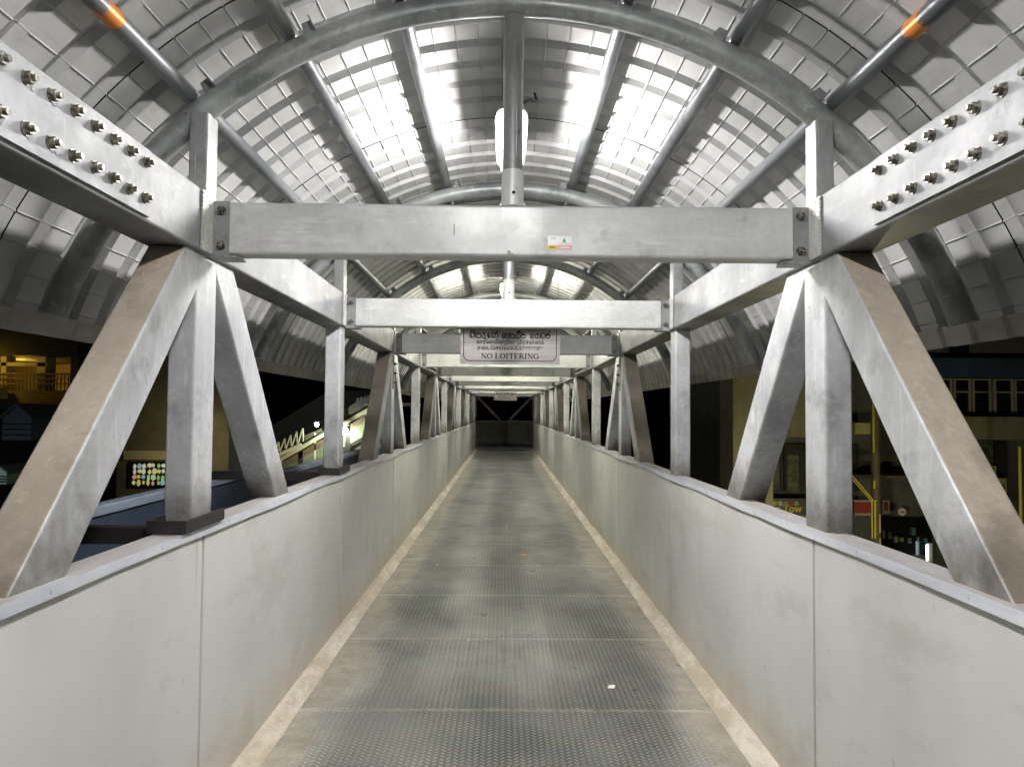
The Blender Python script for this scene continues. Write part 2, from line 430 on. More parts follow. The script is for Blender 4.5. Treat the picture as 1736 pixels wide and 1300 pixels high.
# ------------------------------------------------------------------ parapet walls
def parapet(sgn):
    side = 'left' if sgn < 0 else 'right'
    lab = 'pale panelled parapet below the truss beside the navy neighbouring walkway' if sgn < 0 else \
          'pale panelled parapet below the truss facing the dark shop building'
    t = thing('parapet_wall', lab, 'wall', (sgn*1.2, Y_BACK, 0), 'parapets along the walkway')
    # panels between the nodes
    ys = [Y_BACK]+[ny(k)-.03 for k in range(-1, LAST+1) if ny(k)-.03 > Y_BACK+.3]+[Y_END]
    for a, b in zip(ys[:-1], ys[1:]):
        m = MB(); nseg = 10; x0, x1 = 0, sgn*.035
        # gently bowed sheet
        bow = random.uniform(-.004, .005); g0 = .011
        A = [(sgn*-.0+sgn*(-bow)*math.sin(math.pi*i/nseg)+0*i, a-Y_BACK+g0+(b-a-2*g0)*i/nseg) for i in range(nseg+1)]
        vs = []
        for (x, y) in A: vs += [(x, y, .03), (x, y, 1.112), (x1, y, 1.112), (x1, y, .03)]
        fs = []
        for i in range(nseg):
            o = 4*i
            fs += [(o, o+4, o+5, o+1), (o+1, o+5, o+6, o+2), (o+2, o+6, o+7, o+3), (o+3, o+7, o+4, o)]
        fs += [(0, 1, 2, 3), (4*nseg+3, 4*nseg+2, 4*nseg+1, 4*nseg)]
        m.add(vs, fs, 0, False); m.build('panel', M['panel'], t)
    b = MB(); b.box(sgn*.037, sgn*.06, 0, Y_END-Y_BACK, 0, 1.09); b.build('backing_rail', M['dark'], t)
    # coping: folded sheet, slightly wavy lip
    y = Y_BACK
    while y < Y_END-.05:
        y2 = min(y+3.1, Y_END); m = MB(); n = 14; vs = []
        for i in range(n+1):
            yy = y-Y_BACK+.0015+(y2-y-.003)*i/n; wv = .0022*math.sin(i*.85+y)+random.uniform(-.0012, .0012)
            xs = [(-.012+wv, 1.109+wv), (-.006, 1.140+wv*.5), (.10, 1.142), (.10, 1.11), (.094, 1.11), (.094, 1.137), (0.0, 1.135), (-.006+wv, 1.109+wv)]
            vs += [(sgn*a, yy, c) for a, c in xs]
        fs = [(8*i+j, 8*i+(j+1) % 8, 8*i+8+(j+1) % 8, 8*i+8+j) for i in range(n) for j in range(8)]
        fs += [tuple(range(8)), tuple(8*n+j for j in range(8))[::-1]]
        m.add(vs, fs); c = m.build('coping', M['cap'], t)
        for q in range(5):
            yy = y-Y_BACK+.2+.62*q
            if y+.62*q > 12 or yy > y2-Y_BACK: continue
            h = MB(); h.hexn((sgn*-.0085, yy, 1.124), (-sgn, 0, .1), .006, .003, 0, 12); h.build('rivet', M['cap'], c)
        y = y2
    # skirting fillet
    m = MB(); n = 90; vs = []
    for i in range(n+1):
        yy = (Y_END-Y_BACK)*i/n; j = random.uniform(-.006, .006)
        vs += [(sgn*-.001, yy, .001), (sgn*-.001, yy, .052+j*.5), (sgn*-.030+j*.4, yy, .047+j*.5), (sgn*-.092+j, yy, .006), (sgn*-.094+j, yy, .001)]
    fs = [(5*i+j, 5*i+(j+1) % 5, 5*i+5+(j+1) % 5, 5*i+5+j) for i in range(n) for j in range(5)]
    fs += [tuple(range(5)), tuple(5*n+j for j in range(5))[::-1]]
    m.add(vs, fs); m.build('skirting', M['skirt'], t)
for sg in (-1, 1): parapet(sg)

# ------------------------------------------------------------------ side trusses
def bolt_mesh(axis):
    m = MB(); ax = Vector(axis)
    m.hexn((0, 0, 0), ax, .0185, .004, 0, 16)
    m.hexn(ax*.004, ax, .0155, .014, 0, 6)
    m.hexn(ax*.018, ax, .0085, .011, 0, 10)
    return m.mesh('bolt', M['bolt'])

def truss(sgn):
    lab = 'galvanised side truss with bolted splice plate, standing beside the navy neighbouring walkway' if sgn < 0 else \
          'galvanised side truss with bolted splice plate, in front of the dark shop building'
    t = thing('side_truss', lab, 'truss', (sgn*1.2, N0, 0), 'side trusses of the covered footbridge')
    Y = lambda y: y-N0
    m = MB(); m.rhs((sgn*.09, Y(Y_BACK), (CH_B+CH_T)/2), (sgn*.09, Y(Y_END), (CH_B+CH_T)/2), .18, CH_T-CH_B, r=.009)
    m.build('top_chord', M['chord'], t)
    m = MB(); m.rhs((sgn*.14, Y(Y_BACK), -.25), (sgn*.14, Y(Y_END), -.25), .2, .24, r=.014); m.build('bottom_chord', M['chord'], t)
    def post_mesh(wd, dp):
        m = MB(); m.rhs((sgn*(wd/2+.022), 0, -.13), (sgn*(wd/2+.022), 0, CH_B-.001), wd, dp, r=.009); return m.mesh('post', M['post'])
    pa, pb = post_mesh(.105, .20), post_mesh(.11, .165)
    strut = MB(); strut.rhs((sgn*.048, 0, CH_T+.001), (sgn*.048, 0, ARC_Z+math.sqrt(ARC_R**2-1.248**2)-.03), .075, .105, r=.008)
    strut = strut.mesh('arch_strut', M['king'])
    wp = MB(); wp.box(-sgn*.007, 0, -.125, .0, CH_B+.004, CH_T-.004)
    for i in range(14):
        wp.hexn((-sgn*.006, -.128, CH_B+.012+i*.0165), (-sgn, 0, 0), .008, .005, 0, 8)
        wp.hexn((-sgn*.006, -.062+.02*math.sin(i*2.3), CH_B+.012+i*.0165), (-sgn, 0, 0), .011, .003, 0, 7)
    wp = wp.mesh('weld_plate', M['weld'])
    dk = {}
    for dr in (-1, 1):
        m = MB()
        # centre line: .13 before the node at chord underside, .88 m along per m down
        def c(z): return dr*((.09 if dr < 0 else .175)+(.88 if dr < 0 else .85)*(2.20-z))
        m.rhs((sgn*.092, c(-.13), -.13), (sgn*.092, c(CH_B-.002), CH_B-.002), .14, .185, r=.010, top_mi=1, cut=2)
        dk[dr] = m.mesh('diagonal', [M['post'], M['dust']])
    for k in range(-1, LAST+1):
        y = ny(k)
        link('post', pa if k % 2 else pb, t, (0, Y(y), 0))
        link('arch_strut', strut, t, (0, Y(y), 0))
        link('weld_plate', wp, t, (0, Y(y), 0))
        if k % 2:
            for dr in (-1, 1):
                if Y_BACK < y+dr*2.3 < Y_END+.1:
                    d = link('diagonal', dk[dr], t, (0, Y(y), 0))
                    if k == 1 and dr == -1:
                        d['label'] = 'widest diagonal with a dusty brown upper face'
    # splice plate on the inner face of the chord near the camera
    for yc in (1.75, 11.75, 21.75):
        m = MB(); m.box(-sgn*.010, 0, -.66, .66, CH_B+.014, CH_T-.010); sp = m.build('splice_plate', M['splice'], t, (0, Y(yc), 0))
        bm_ = bolt_mesh((-sgn, 0, 0))
        for i in range(13):
            for zz in (2.275, 2.395):
                link('bolt', bm_, sp, (-sgn*.010, -.574+i*.0995+random.uniform(-.003, .003), zz+random.uniform(-.003, .003)))
    # small splice with bolts on the post of node three
    if True:
        m = MB(); m.box(sgn*.012, sgn*.021, -.05, .05, 1.83, 2.19); sp = m.build('splice_plate', M['splice'], t, (0, Y(ny(3)), 0))
        bm2 = bolt_mesh((-sgn, 0, 0))
        for zz in (1.90, 2.0, 2.10): link('bolt', bm2, sp, (sgn*.012, 0, zz))
    if sgn < 0:
        for k in (1, 2):
            m = MB(); m.box(.02, -.125, -.24, .13, 1.146, 1.154); m.box(.02, .012, -.24, .13, 1.154, 1.192)
            m.box(.012, -.125, -.24, -.232, 1.154, 1.192); m.box(-.117, -.125, -.232, .13, 1.154, 1.192)
            m.box(-.125, -.98, -.20, -.14, 1.10, 1.16)
            m.build('base_bracket', M['black'], t, (0, Y(ny(k)), 0))
for sg in (-1, 1): truss(sg)

# ------------------------------------------------------------------ cross beams with king posts
BZ0, BZ1 = 2.215, 2.425
def make_beam():
    t = link('cross_beam', None, None, (0, N0, BZ0))
    m = MB(); m.rhs((-1.125, .02, .105), (1.125, .02, .105), .10, .21, side=(0, 1, 0), r=.012, seg=3)
    m.build('beam', M['beam'], t)
    for sx in (-1, 1):
        m = MB(); m.box(sx*1.128, sx*1.194, -.022, -.008, -.004, .214); m.box(sx*1.128, sx*1.194, -.006, .05, .03, .18)
        m.box(sx*1.09, sx*1.198, -.032, .075, -.013, -.005)
        p = m.build('end_plate', M['plate'], t)
        bm_ = bolt_mesh((0, -1, 0))
        for zz in (.036, .176): link('bolt', bm_, p, (sx*1.160, -.022, zz))
    kz = ARC_Z+ARC_R-TUBE_R+.01-BZ0
    m = MB(); m.tube([(0, .02, .213), (0, .02, .4), (0, .02, kz)], .041, 24)
    m.tube([(.014, -.020, .4), (.014, -.020, kz-.02)], .0035, 6)
    kp = m.build('king_post', M['king'], t)
    m = MB(); m.tube([(0, .02, .212), (0, .02, .36)], .0445, 28)
    for a in (-1, 1): m.poly([(a*.044, .02, .212), (a*.062, .02, .212), (a*.044, .02, .236)], (0, .005, 0))
    m.build('sleeve', M['sleeve'], kp)
    m = MB(); m.hexn((.004, -.022, .262), (0, -1, 0), .007, .0035, 0, 12); m.build('hole', M['hole'], kp)
    return t
beam0 = make_beam()
blabels = ['nearest wide cross beam, carrying a small white and orange sticker',
 'cross beam directly in front of the top edge of the larger steel sign',
 'grey cross beam partly hidden behind the larger steel sign',
 'pale cross beam just below the bottom edge of the larger steel sign',
 'shaded dark cross beam next beyond the pale one under the larger sign',
 'bright cross beam beyond the shaded one, halfway down the walkway',
 'shaded narrow cross beam, seventh counted from the stickered one',
 'bright thin cross beam, eighth counted from the stickered one',
 'third cross beam in front of the far small sign',
 'cross beam two before the small far sign',
 'cross beam seen just beside the far small sign',
 'farthest cross beam, at the dark end of the walkway']
for k in range(1, LAST+1):
    b = beam0 if k == 1 else copy_tree(beam0)
    b.location = (0, ny(k), BZ0)
    tag(b, blabels[k-1], 'beam', 'cross beams between the side trusses')
# sticker on the first beam
def sticker():
    m = MB(); m.box(-.048, .048, -.0015, 0, .020, .056, 0); m.box(-.048, -.012, -.0015, 0, 0, .0195, 1); m.box(-.0115, .048, -.0015, 0, .001, .0195, 2)
    m.poly([(.010, -.0018, .030), (.026, -.0018, .030), (.018, -.0018, .050)], (0, .001, 0), 3)
    m.box(-.043, -.017, -.002, -.0016, .007, .012, 4); m.box(-.036, -.016, -.002, -.0016, .044, .048, 5); m.box(.0, .040, -.002, -.0016, .006, .010, 0)
    m.box(-.002, .044, -.002, -.0016, .024, .027, 5)
    return m.build('sticker', [M['stickwhite'], M['yellow'], M['pink'], M['green'], M['letter'], M['bluerail']], beam0, (.190, -.0305, .030))
sticker()
m = MB(); m.hexn((0, 0, 0), (0, -1, 0), .0075, .003, 0, 8); m.hexn((.012, .001, -.004), (0, -1, 0), .004, .002, 0, 7)
m.build('rusty_plug', M['bolt'], beam0, (-.012, -.0305, .018))
m = MB(); m.box(-.002, .002, -.0012, 0, 0, .045); m.build('rust_streak', M['brown'], beam0, (-.232, -.0302, .085))

# ------------------------------------------------------------------ vaulted roof
roof = thing('vaulted_roof', 'barrel vaulted roof of crimped pale metal sheets on steel arches over the walkway', 'roof', (0, N0, ARC_Z))
def ring(a, r, y): a = R(a); return (r*math.sin(a), y, r*math.cos(a))     # a from the top
am = MB(); am.tube([ring(-70.3+140.6*i/64, ARC_R, 0) for i in range(65)], TUBE_R, 22)
am = am.mesh('arch', M['tube'])
PUR_A = [13.4*i for i in range(-4, 5)]
clm = MB(); clm.poly([(-.026, -.003, -.055), (.026, -.003, -.055), (.030, -.003, .0), (-.012, -.003, .0)], (0, .006, 0))
clm.box(.024, .030, -.045, -.004, -.055, -.004)
clm = clm.mesh('cleat', M['plate'])
for k in range(-1, LAST+1):
    a = link('arch', am, roof, (0, ny(k)-N0, 0))
    for pa_ in PUR_A:
        if abs(pa_) < 1: continue
        for off in (-1,):
            c = link('cleat', clm, a, ring(pa_, PUR_C+.002, 0))
            c.rotation_euler = (0, R(pa_), 0)
            c.location = Vector(ring(pa_-2.1*(1 if pa_ > 0 else -1), PUR_C-.004, off*.03))
for pa_ in PUR_A:
    m = MB(); m.tube([ring(pa_, PUR_C, Y_BACK-N0), ring(pa_, PUR_C, 10), ring(pa_, PUR_C, Y_END-N0)], PUR_R, 16)
    o = m.build('purlin', M['purlin_orange'] if abs(abs(pa_)-40.2) < .1 else M['purlin'], roof)
    if abs(abs(pa_)-40.2) < .1: o['label'] = 'purlin tube with a smear of orange paint'
RP = .218
def sheet_mesh(y0, nrib, th0, th1, r0, crimp, name, mat, depth=.034, step=3.0, thick=True):
    prof = []
    for i in range(nrib):
        o = i*RP
        prof += [(o+(.0015 if i == 0 else .002), 0), (o+.134, 0), (o+.150, depth), (o+.196, depth), (o+.212, 0)]
    prof.append((nrib*RP-.0015, 0.0))
    n = int(round((th1-th0)/step)); rows = []
    for i in range(n+1):
        a = th0+(th1-th0)*i/n
        if crimp:
            e = .12
            if i > 0: rows.append((a-e, 0.0))
            rows.append((a, -.0065))
            if i < n: rows.append((a+e, 0.0))
        else: rows.append((a, 0.0))
    vs = []; W = len(prof)
    for a, dr in rows:
        for (y, d) in prof: vs.append(ring(a, r0+d+dr*(1.0 if d < .01 else .6), y0+y))
    fs = [(i*W+j, i*W+j+1, (i+1)*W+j+1, (i+1)*W+j) for i in range(len(rows)-1) for j in range(W-1)]
    m = MB(); m.add(vs, fs, 0, False)
    return m.mesh(name, mat)
smesh = [sheet_mesh(0, 4, -73.2, 73.2, SHEET_R+d, True, 'roof_sheet', M['roof']) for d in (0, .004)]
y = Y_BACK+.05; i = 0
while y < Y_END-.3:
    link('roof_sheet', smesh[i % 2], roof, (0, y-N0, random.uniform(0, .002))); y += RP*4; i += 1
fm = {sg: sheet_mesh(0, 16, 70.9 if sg > 0 else -73.5, 73.5 if sg > 0 else -70.9, SHEET_R-.012, False, 'eave_flashing', M['flash'], depth=.016 if sg > 0 else .004, step=1.3) for sg in (-1, 1)}
for sg in (-1, 1):
    y = Y_BACK+.05
    while y < Y_END-.3:
        link('eave_flashing', fm[sg], roof, (0, y-N0, 0)); y += RP*16

# ------------------------------------------------------------------ roof lamps
def make_lamp(tube_m, strip_m):
    t = link('roof_lamp', None, None, (0, 0, EYE+1.47))
    m = MB(); rr = []; pts = []
    for i in range(21):
        u = i/20; pts.append((0, -.43+.86*u, -.012)); rr.append(.068*max(.05, math.sqrt(max(0, 1-abs(2*u-1)**7)))*(1.08-.18*u))
    m.tube(pts, .06, 18, radii=rr); m.build('cover', M['cover'], t)
    m = MB(); m.tube([(0, -.38, 0), (0, 0, 0), (0, .38, 0)], .0135, 8); m.build('tube', tube_m, t)
    m = MB(); m.box(-.027, .027, -.40, .40, -.036, -.033); m.build('downlight_strip', strip_m, t)  # added emitter, sends more light down to walls and floor
    m = MB(); oc = []
    for i in range(24):
        a_ = 2*math.pi*i/24; ca, sa = math.cos(a_), math.sin(a_)
        oc.append((.086*math.copysign(abs(ca)**.5, ca), .45*math.copysign(abs(sa)**.35, sa), .037))
    m.poly(oc, (0, 0, .018)); m.box(-.03, .03, -.40, .40, .0551, .085); m.box(-.03, .03, -.475, -.432, -.03, .085); m.build('housing', M['housing'], t)
    for yy in (-.3, .3):
        m = MB(); m.box(-.012, .012, yy-.015, yy+.015, .085, ARC_Z+PUR_C-PUR_R-(EYE+1.47)+.01); m.build('hanger', M['black'], t)
    m = MB(); m.tube([(.03, -.40, .07), (.09, -.38, .11), (.13, -.33, .12), (.12, -.25, .2)], .007, 8); m.build('cable', M['black'], t)
    return t
lamp0 = make_lamp(M['lamp_near'], M['strip']); lamp1 = make_lamp(M['lamp'], M['strip']); lamp2 = make_lamp(M['lamp_warm'], M['strip_warm']); lamp6 = make_lamp(M['lamp_dim'], M['lamp_dim'])
lab_l = ['glowing roof lamp beside the nearest visible king post', 'roof lamp glowing above the second cross beam', 'roof lamp hidden above the middle cross beams',
         'roof lamp above the seventh and eighth cross beams', 'roof lamp above the far small steel sign', 'farthest roof lamp, just before the dark end of the walkway']
ks = [.85, 4.08, 9.08, 14.08, 19.08, 24.08, 29.08]  # first and last lamps are unseen, assumed for the light they give
for i, yl in enumerate(ks):
    o = (lamp0, lamp1, lamp2)[i] if i < 3 else lamp6 if i == 6 else copy_tree(lamp2)
    o.location = (0, yl, EYE+1.47)
    tag(o, (['roof lamp hanging above the viewer, lighting the nearest cross beam']+lab_l)[i], 'lamp', 'roof lamps under the vault')

# ------------------------------------------------------------------ signs
def ribbon(m, pts, wd, y, mi=0):
    for (x0, z0), (x1, z1) in zip(pts[:-1], pts[1:]):
        dx, dz = x1-x0, z1-z0; l = math.hypot(dx, dz)
        if l < 1e-6: continue
        nx, nz = -dz/l*wd/2, dx/l*wd/2; ex, ez = dx/l*wd*.3, dz/l*wd*.3
        m.poly([(x0+nx-ex, y, z0+nz-ez), (x1+nx+ex, y, z1+nz+ez), (x1-nx+ex, y, z1-nz+ez), (x0-nx-ex, y, z0-nz-ez)], (0, -.0006, 0), mi)
def arc(cx, cz, rx, rz, a0, a1, n=14):
    return [(cx+rx*math.cos(R(a0+(a1-a0)*i/n)), cz+rz*math.sin(R(a0+(a1-a0)*i/n))) for i in range(n+1)]
# rounded Sinhala letters drawn as strokes: (width, strokes) in an x-height of 1
SI = {
 'na': (1.0, [arc(.24, .30, .17, .24, 60, 400), arc(.50, .50, .42, .46, 165, -95), ]),
 'i': (0, [arc(-.42, .98, .34, .30, 200, 0)+[(-.10, .80)]]),
 'ii': (0, [arc(-.42, .98, .34, .30, 200, 0)+[(-.10, .80)], arc(-.42, 1.0, .10, .10, 0, 360, 8)]),
 'ka': (1.35, [arc(.24, .28, .17, .22, 60, 400), arc(.48, .55, .40, .40, 165, 10), arc(.60, .28, .20, .24, 150, 330), arc(.98, .30, .25, .28, 210, 450), [(.25, .62), (1.20, .62)]]),
 'ra': (.8, [arc(.38, .27, .30, .26, 150, 405), arc(.38, .72, .17, .20, -50, 200)]),
 'u': (.30, [[(-.25, .10), (-.12, -.22), (.08, -.28), (.20, -.12)]]),
 'e': (.72, [arc(.33, .42, .26, .38, 50, 320), arc(.36, .36, .12, .14, 0, 360, 8)]),
 'nna': (1.45, [arc(.22, .28, .16, .22, 60, 400), arc(.48, .52, .38, .42, 170, 0), arc(.70, .30, .16, .26, 180, 350), arc(1.08, .48, .26, .44, 190, -90)]),
 'vir': (0, [arc(-.22, 1.02, .15, .14, 230, 20)]),
 'ga': (1.05, [arc(.34, .44, .28, .42, -40, 250), arc(.34, .18, .14, .16, 0, 330, 8), arc(.74, .44, .20, .42, 170, -80)]),
 'ae': (.55, [[(.1, .05), (.34, .0), (.38, .75)], arc(.30, .72, .17, .16, 0, 300, 8), [(.38, .35), (.52, .30)]]),
 'va': (.95, [arc(.46, .42, .38, .40, 165, 445), arc(.28, .66, .14, .16, -40, 240, 8)]),
 'sa': (1.15, [arc(.30, .34, .24, .32, 120, 370), arc(.76, .36, .26, .34, 190, 440), arc(.48, .74, .24, .18, 0, 190), [(.54, .34), (.54, .70)]]),
 'ma': (1.0, [arc(.46, .40, .38, .38, 120, 420), arc(.30, .74, .13, .16, -60, 270, 8), [(.30, .55), (.72, .55)]]),
 'ta': (1.0, [arc(.46, .42, .38, .40, 160, -150), arc(.36, .40, .14, .16, 0, 340, 8)]),
 'ha': (1.1, [arc(.30, .40, .22, .38, 60, 330), arc(.78, .40, .24, .36, 200, -120), [(.50, .05), (.50, .62)], arc(.50, .70, .14, .14, 0, 200, 8)]),
 ' ': (.7, [])}
SINH = ['na', 'i', 'ka', 'ra', 'u', 'e', 'nna', 'vir', ' ', 'ga', 'ae', 'va', 'sa', 'ii', 'ma', ' ', 'ta', 'ha', 'na', 'ma', 'vir']
# serif capitals
def serif_word(m, word, x0, z0, h, y, total):
    adv = {'N': .86, 'O': .88, 'L': .72, 'I': .42, 'T': .76, 'E': .74, 'R': .82, 'G': .88, ' ': .30}
    W = sum(adv[c] for c in word); k = total/(W*h)
    x = x0
    for c in word:
        s = h; a = adv[c]*h*k
        T, t = .23*h, .095*h
        def st(x1, z1, x2, z2, wd): ribbon(m, [(x+x1*h*k, z0+z1*h), (x+x2*h*k, z0+z2*h)], wd, y)
        def serif(xc, zc, l=.26): ribbon(m, [(x+(xc-l/2)*h*k, z0+zc*h), (x+(xc+l/2)*h*k, z0+zc*h)], t*.8, y)
        if c in 'LIER':
            st(.18, 0, .18, 1, T); serif(.18, .03, .32); serif(.18, .97, .32)
        if c == 'L': st(.18, .04, .62, .04, t); st(.62, .04, .64, .26, t)
        if c == 'E':
            for zz, l in ((.04, .62), (.5, .5), (.96, .60)): st(.18, zz, l, zz, t)
            st(.62, .04, .64, .22, t); st(.60, .96, .60, .80, t); st(.5, .42, .5, .58, t)
        if c == 'R':
            ribbon(m, [(x+px*h*k, z0+pz*h) for px, pz in [(.18, .96)]+arc(.38, .74, .20, .22, 90, -90)+[(.18, .52)]], t*1.5, y)
            st(.36, .52, .68, .03, T); serif(.72, .03, .16)
        if c == 'T':
            st(.38, 0, .38, 1, T); serif(.38, .03, .34); st(.06, .96, .70, .96, t); st(.07, .96, .05, .76, t); st(.69, .96, .71, .76, t)
        if c == 'N':
            st(.16, 0, .16, 1, t); st(.70, 0, .70, 1, t); st(.16, .95, .70, .05, T); serif(.16, .03); serif(.70, .97); serif(.12, .97, .2)
        if c in 'OG':
            a0, a1 = (0, 360) if c == 'O' else (48, 330)
            pts = [(x+px*h*k, z0+pz*h) for px, pz in arc(.43, .5, .33, .46, a0, a1, 22)]
            for q in range(len(pts)-1):
                an = R(a0+(a1-a0)*(q+.5)/22); ribbon(m, pts[q:q+2], t+(T-t)*abs(math.cos(an))**1.5, y)
            if c == 'G': st(.70, .10, .70, .42, T); serif(.70, .42, .26); st(.70, .84, .70, .64, t)
        x += a
def make_sign(y, label, det=True):
    W, H = .76, .37; top = BZ0+.112; x0 = .015
    t = thing('hanging_sign', label, 'sign', (x0, y, top-H), 'steel signs hanging over the walkway')
    m = MB(); m.box(-W/2, W/2, 0, .004, 0, H); pl = m.build('sign_plate', M['steel'], t)
    m = MB()
    r = .045; e = .026
    pts = [(-W/2+e, H-.004), (-W/2+e, e+r)]+arc(-W/2+e+r, e+r, r, r, 180, 270, 8)+arc(W/2-e-r, e+r, r, r, 270, 360, 8)+[(W/2-e, H-.004)]
    ribbon(m, pts, .006, -.0008)
    m.build('border_line', M['letter'], t)
    m = MB(); h = .044
    tot = sum(SI[c][0] for c in SINH); xs = .62/tot; x = -.31; zb = .200
    for c in SINH:
        wd, ss = SI[c]
        for s_ in ss: ribbon(m, [(x+a*xs, zb+b*h) for a, b in s_], .0078, -.0008)
        x += wd*xs
    serif_word(m, 'NO LOITERING', -.222, .043, .040, -.0008, .445)
    m.build('lettering', M['letter'], t)
    text_obj('\u0b95\u0bbe\u0bb0\u0ba3\u0bae\u0bbf\u0ba9\u0bcd\u0bb1\u0bbf\u0baf   \u0baa\u0bbf\u0bb0\u0b9a\u0ba9\u0bcd\u0ba9\u0bae\u0bcd', .041, M['letter'], 'lettering', t, (0, -.0012, .157), ext=.0006, space=1.02, sx=.84, bold=.0011)
    text_obj('\u0ba4\u0bc8\u0b9f\u0bc6\u0b9a\u0baf\u0bcd\u0baf\u0baa\u0bcd\u0baa\u0b9f\u0bcd\u0b9f\u0bc1\u0bb3\u0bcd\u0bb3\u0ba4\u0bc1', .041, M['letter'], 'lettering', t, (0, -.0012, .112), ext=.0006, space=1.02, sx=.92, bold=.0011)
    for sx in (-1, 1):
        xx = sx*(W/2-.012); zt = ARC_Z-(top-H)+math.sqrt(SHEET_R**2-(xx+x0)**2)
        m = MB(); m.tube([(xx, .002, H-.01), (xx, .002, zt)], .0022, 6); m.build('hanging_wire', M['plate'], t)
    return t
make_sign(ny(2)+.17, 'larger stainless steel sign with three scripts reading NO LOITERING')
make_sign(24.4, 'small far stainless steel sign hanging before the dark end of the walkway')

# ------------------------------------------------------------------ litter on the floor
m = MB(); m.poly([(-.050, -.022, 0), (0, -.046, 0), (.058, -.012, 0), (.034, .022, 0), (-.020, .030, 0)], (0, 0, .004))
o = m.build('fallen_leaf', M['orange'], None, (.215, 8.30, .004)); tag(o, 'small orange fallen leaf lying on the tread plates', 'leaf')
m = MB(); m.poly([(-.025, -.018, .0), (.012, -.026, .0), (.027, .012, .006), (-.010, .022, .002)], (0, 0, .0015))
o = m.build('paper_scrap', M['white'], None, (.61, 4.36, .004)); tag(o, 'white paper scrap on the nearest dark tread plate', 'paper')
spots = [(-.26, 5.22, .010, 'tiny white crumb of paper lying on the nearest long plate joint'), (.03, 10.3, .014, 'tiny white paper bit on the floor beyond the orange leaf'),
         (-.71, 7.75, .011, 'tiny white paper bit near the tan dirt by the navy side parapet'), (.12, 14.6, .02, 'tiny white paper bit far down the dark floor')]
for x, y, s, lb in spots:
    m = MB(); m.poly([(-s, -s*.5, 0), (s*.6, -s, 0), (s, s*.4, 0), (-s*.3, s, 0)], (0, 0, .003))
    tag(m.build('paper_bit', M['white'], None, (x, y, .003)), lb, 'litter', 'paper bits scattered on the floor')

# ------------------------------------------------------------------ far end: parapet and truss across the landing
t = thing('far_parapet', 'dark grey parapet closing the far end of the walkway', 'wall', (0, 36.8, 0))
for i, (a, b) in enumerate([(-3.3, -1.13), (-1.12, .14), (.15, 1.12), (1.13, 3.3)]):
    m = MB(); m.box(a, b, 0, .04, 0, 1.1); m.build('panel', M['farpanel'], t)
m = MB(); m.box(-3.3, 3.3, -.02, .12, 1.101, 1.13); m.build('coping', M['cap'], t)
t = thing('far_truss', 'dim galvanised truss with V-shaped diagonals behind the far parapet', 'truss', (0, 37.2, 0))
for sx in (-1, 1):
    m = MB(); m.rhs((sx*.08, 0, 1.0), (sx*1.35, 0, 2.3), .12, .12, side=(0, 1, 0)); m.build('diagonal', M['post'], t)
    m = MB(); m.rhs((sx*1.45, 0, 0), (sx*1.45, 0, 2.3), .12, .12); m.build('post', M['post'], t)
m = MB(); m.rhs((-3.3, 0, 2.4), (3.3, 0, 2.4), .15, .18, side=(0, 1, 0)); m.build('top_chord', M['chord'], t)

# ------------------------------------------------------------------ helper: a point for pixel (px,py) of the photo at depth y
def at(px, py, y): return ((px-855)/1254*y-.027, EYE-(py-697)/1254*y)

# neighbouring walkway, left
t = thing('neighbour_walkway', 'dark navy panelled walkway parapet with blue grey top rail beyond the truss', 'parapet', (-2.3, 2.5, 0))
for (y0, y1, zt) in ((0, 4.25, 1.045), (4.30, 14.0, .965)):
    yy = y0
    while yy < y1-.1:
        y2 = min(yy+1.4, y1)
        m = MB(); m.box(0, -.04, yy+.006, y2-.006, -.2, zt-.06); m.build('panel', M['navy'], t); yy = y2
    m = MB(); m.rhs((-.03, y0, zt-.02), (-.03, y1, zt-.02), .10, .06, r=.01); m.build('top_rail', M['bluerail'], t)
m = MB(); m.box(.02, 1.0, 0, 14, -.35, -.25); m.build('deck', M['dark'], t)
for yy in (.3, 2.9, 5.5): 
    m = MB(); m.rhs((.30, yy, -.25), (.30, yy, .80), .08, .08); m.build('stub_post', M['black'], t)

# ---- lit stair beyond, left
D = 20.0
t = thing('lit_stair', 'floodlit outdoor stair climbing past glass panels beyond the navy walkway', 'stair', (at(560, 760, D)[0], D, -3))
bx, by, bz = t.location
def P(px, py, dy=0): x, z = at(px, py, D+dy); return (x-bx, dy, z-bz)
def bar(m, a, b, wd, dp=.1, mi=0): m.rhs(a, b, wd, dp, side=(0, 1, 0), r=.004, seg=1, mi=mi)
m = MB(); bar(m, P(360, 850), P(640, 688), .10, .10); m.build('stringer', M['creamsteel'], t)
m = MB(); bar(m, P(360, 862, .02), P(640, 700, .02), .10, .16); m.build('stringer_shade_board', M['brown'], t)  # brown board just below and behind the stringer
m = MB(); bar(m, P(360, 875, .05), P(650, 712, .05), .12, .34); m.build('lower_stringer', M['glasspanel'], t)
m = MB(); bar(m, P(400, 822), P(650, 676), .06, .075); m.build('handrail', M['black'], t)
for px in (400, 440, 480, 513, 537, 560, 592, 622):
    f = (px-400)/250; zt = 822-146*f
    m = MB(); bar(m, P(px, zt-6), P(px, zt+75), .06, .13 if px in (513, 592) else .05); m.build('rail_post', M['black'] if px in (513, 592) else M['creamsteel'], t)
for a, b in ((402, 438), (442, 478), (482, 511), (516, 535), (539, 558), (562, 589), (595, 620), (624, 645)):
    za, zb = 822-146*(a-400)/250, 822-146*(b-400)/250
    m = MB(); m.poly([P(a, za+22, .1), P(b, zb+22, .1), P(b, zb+52, .1), P(a, za+52, .1)], (0, .03, 0)); m.build('glass_panel', M['glasspanel'], t)
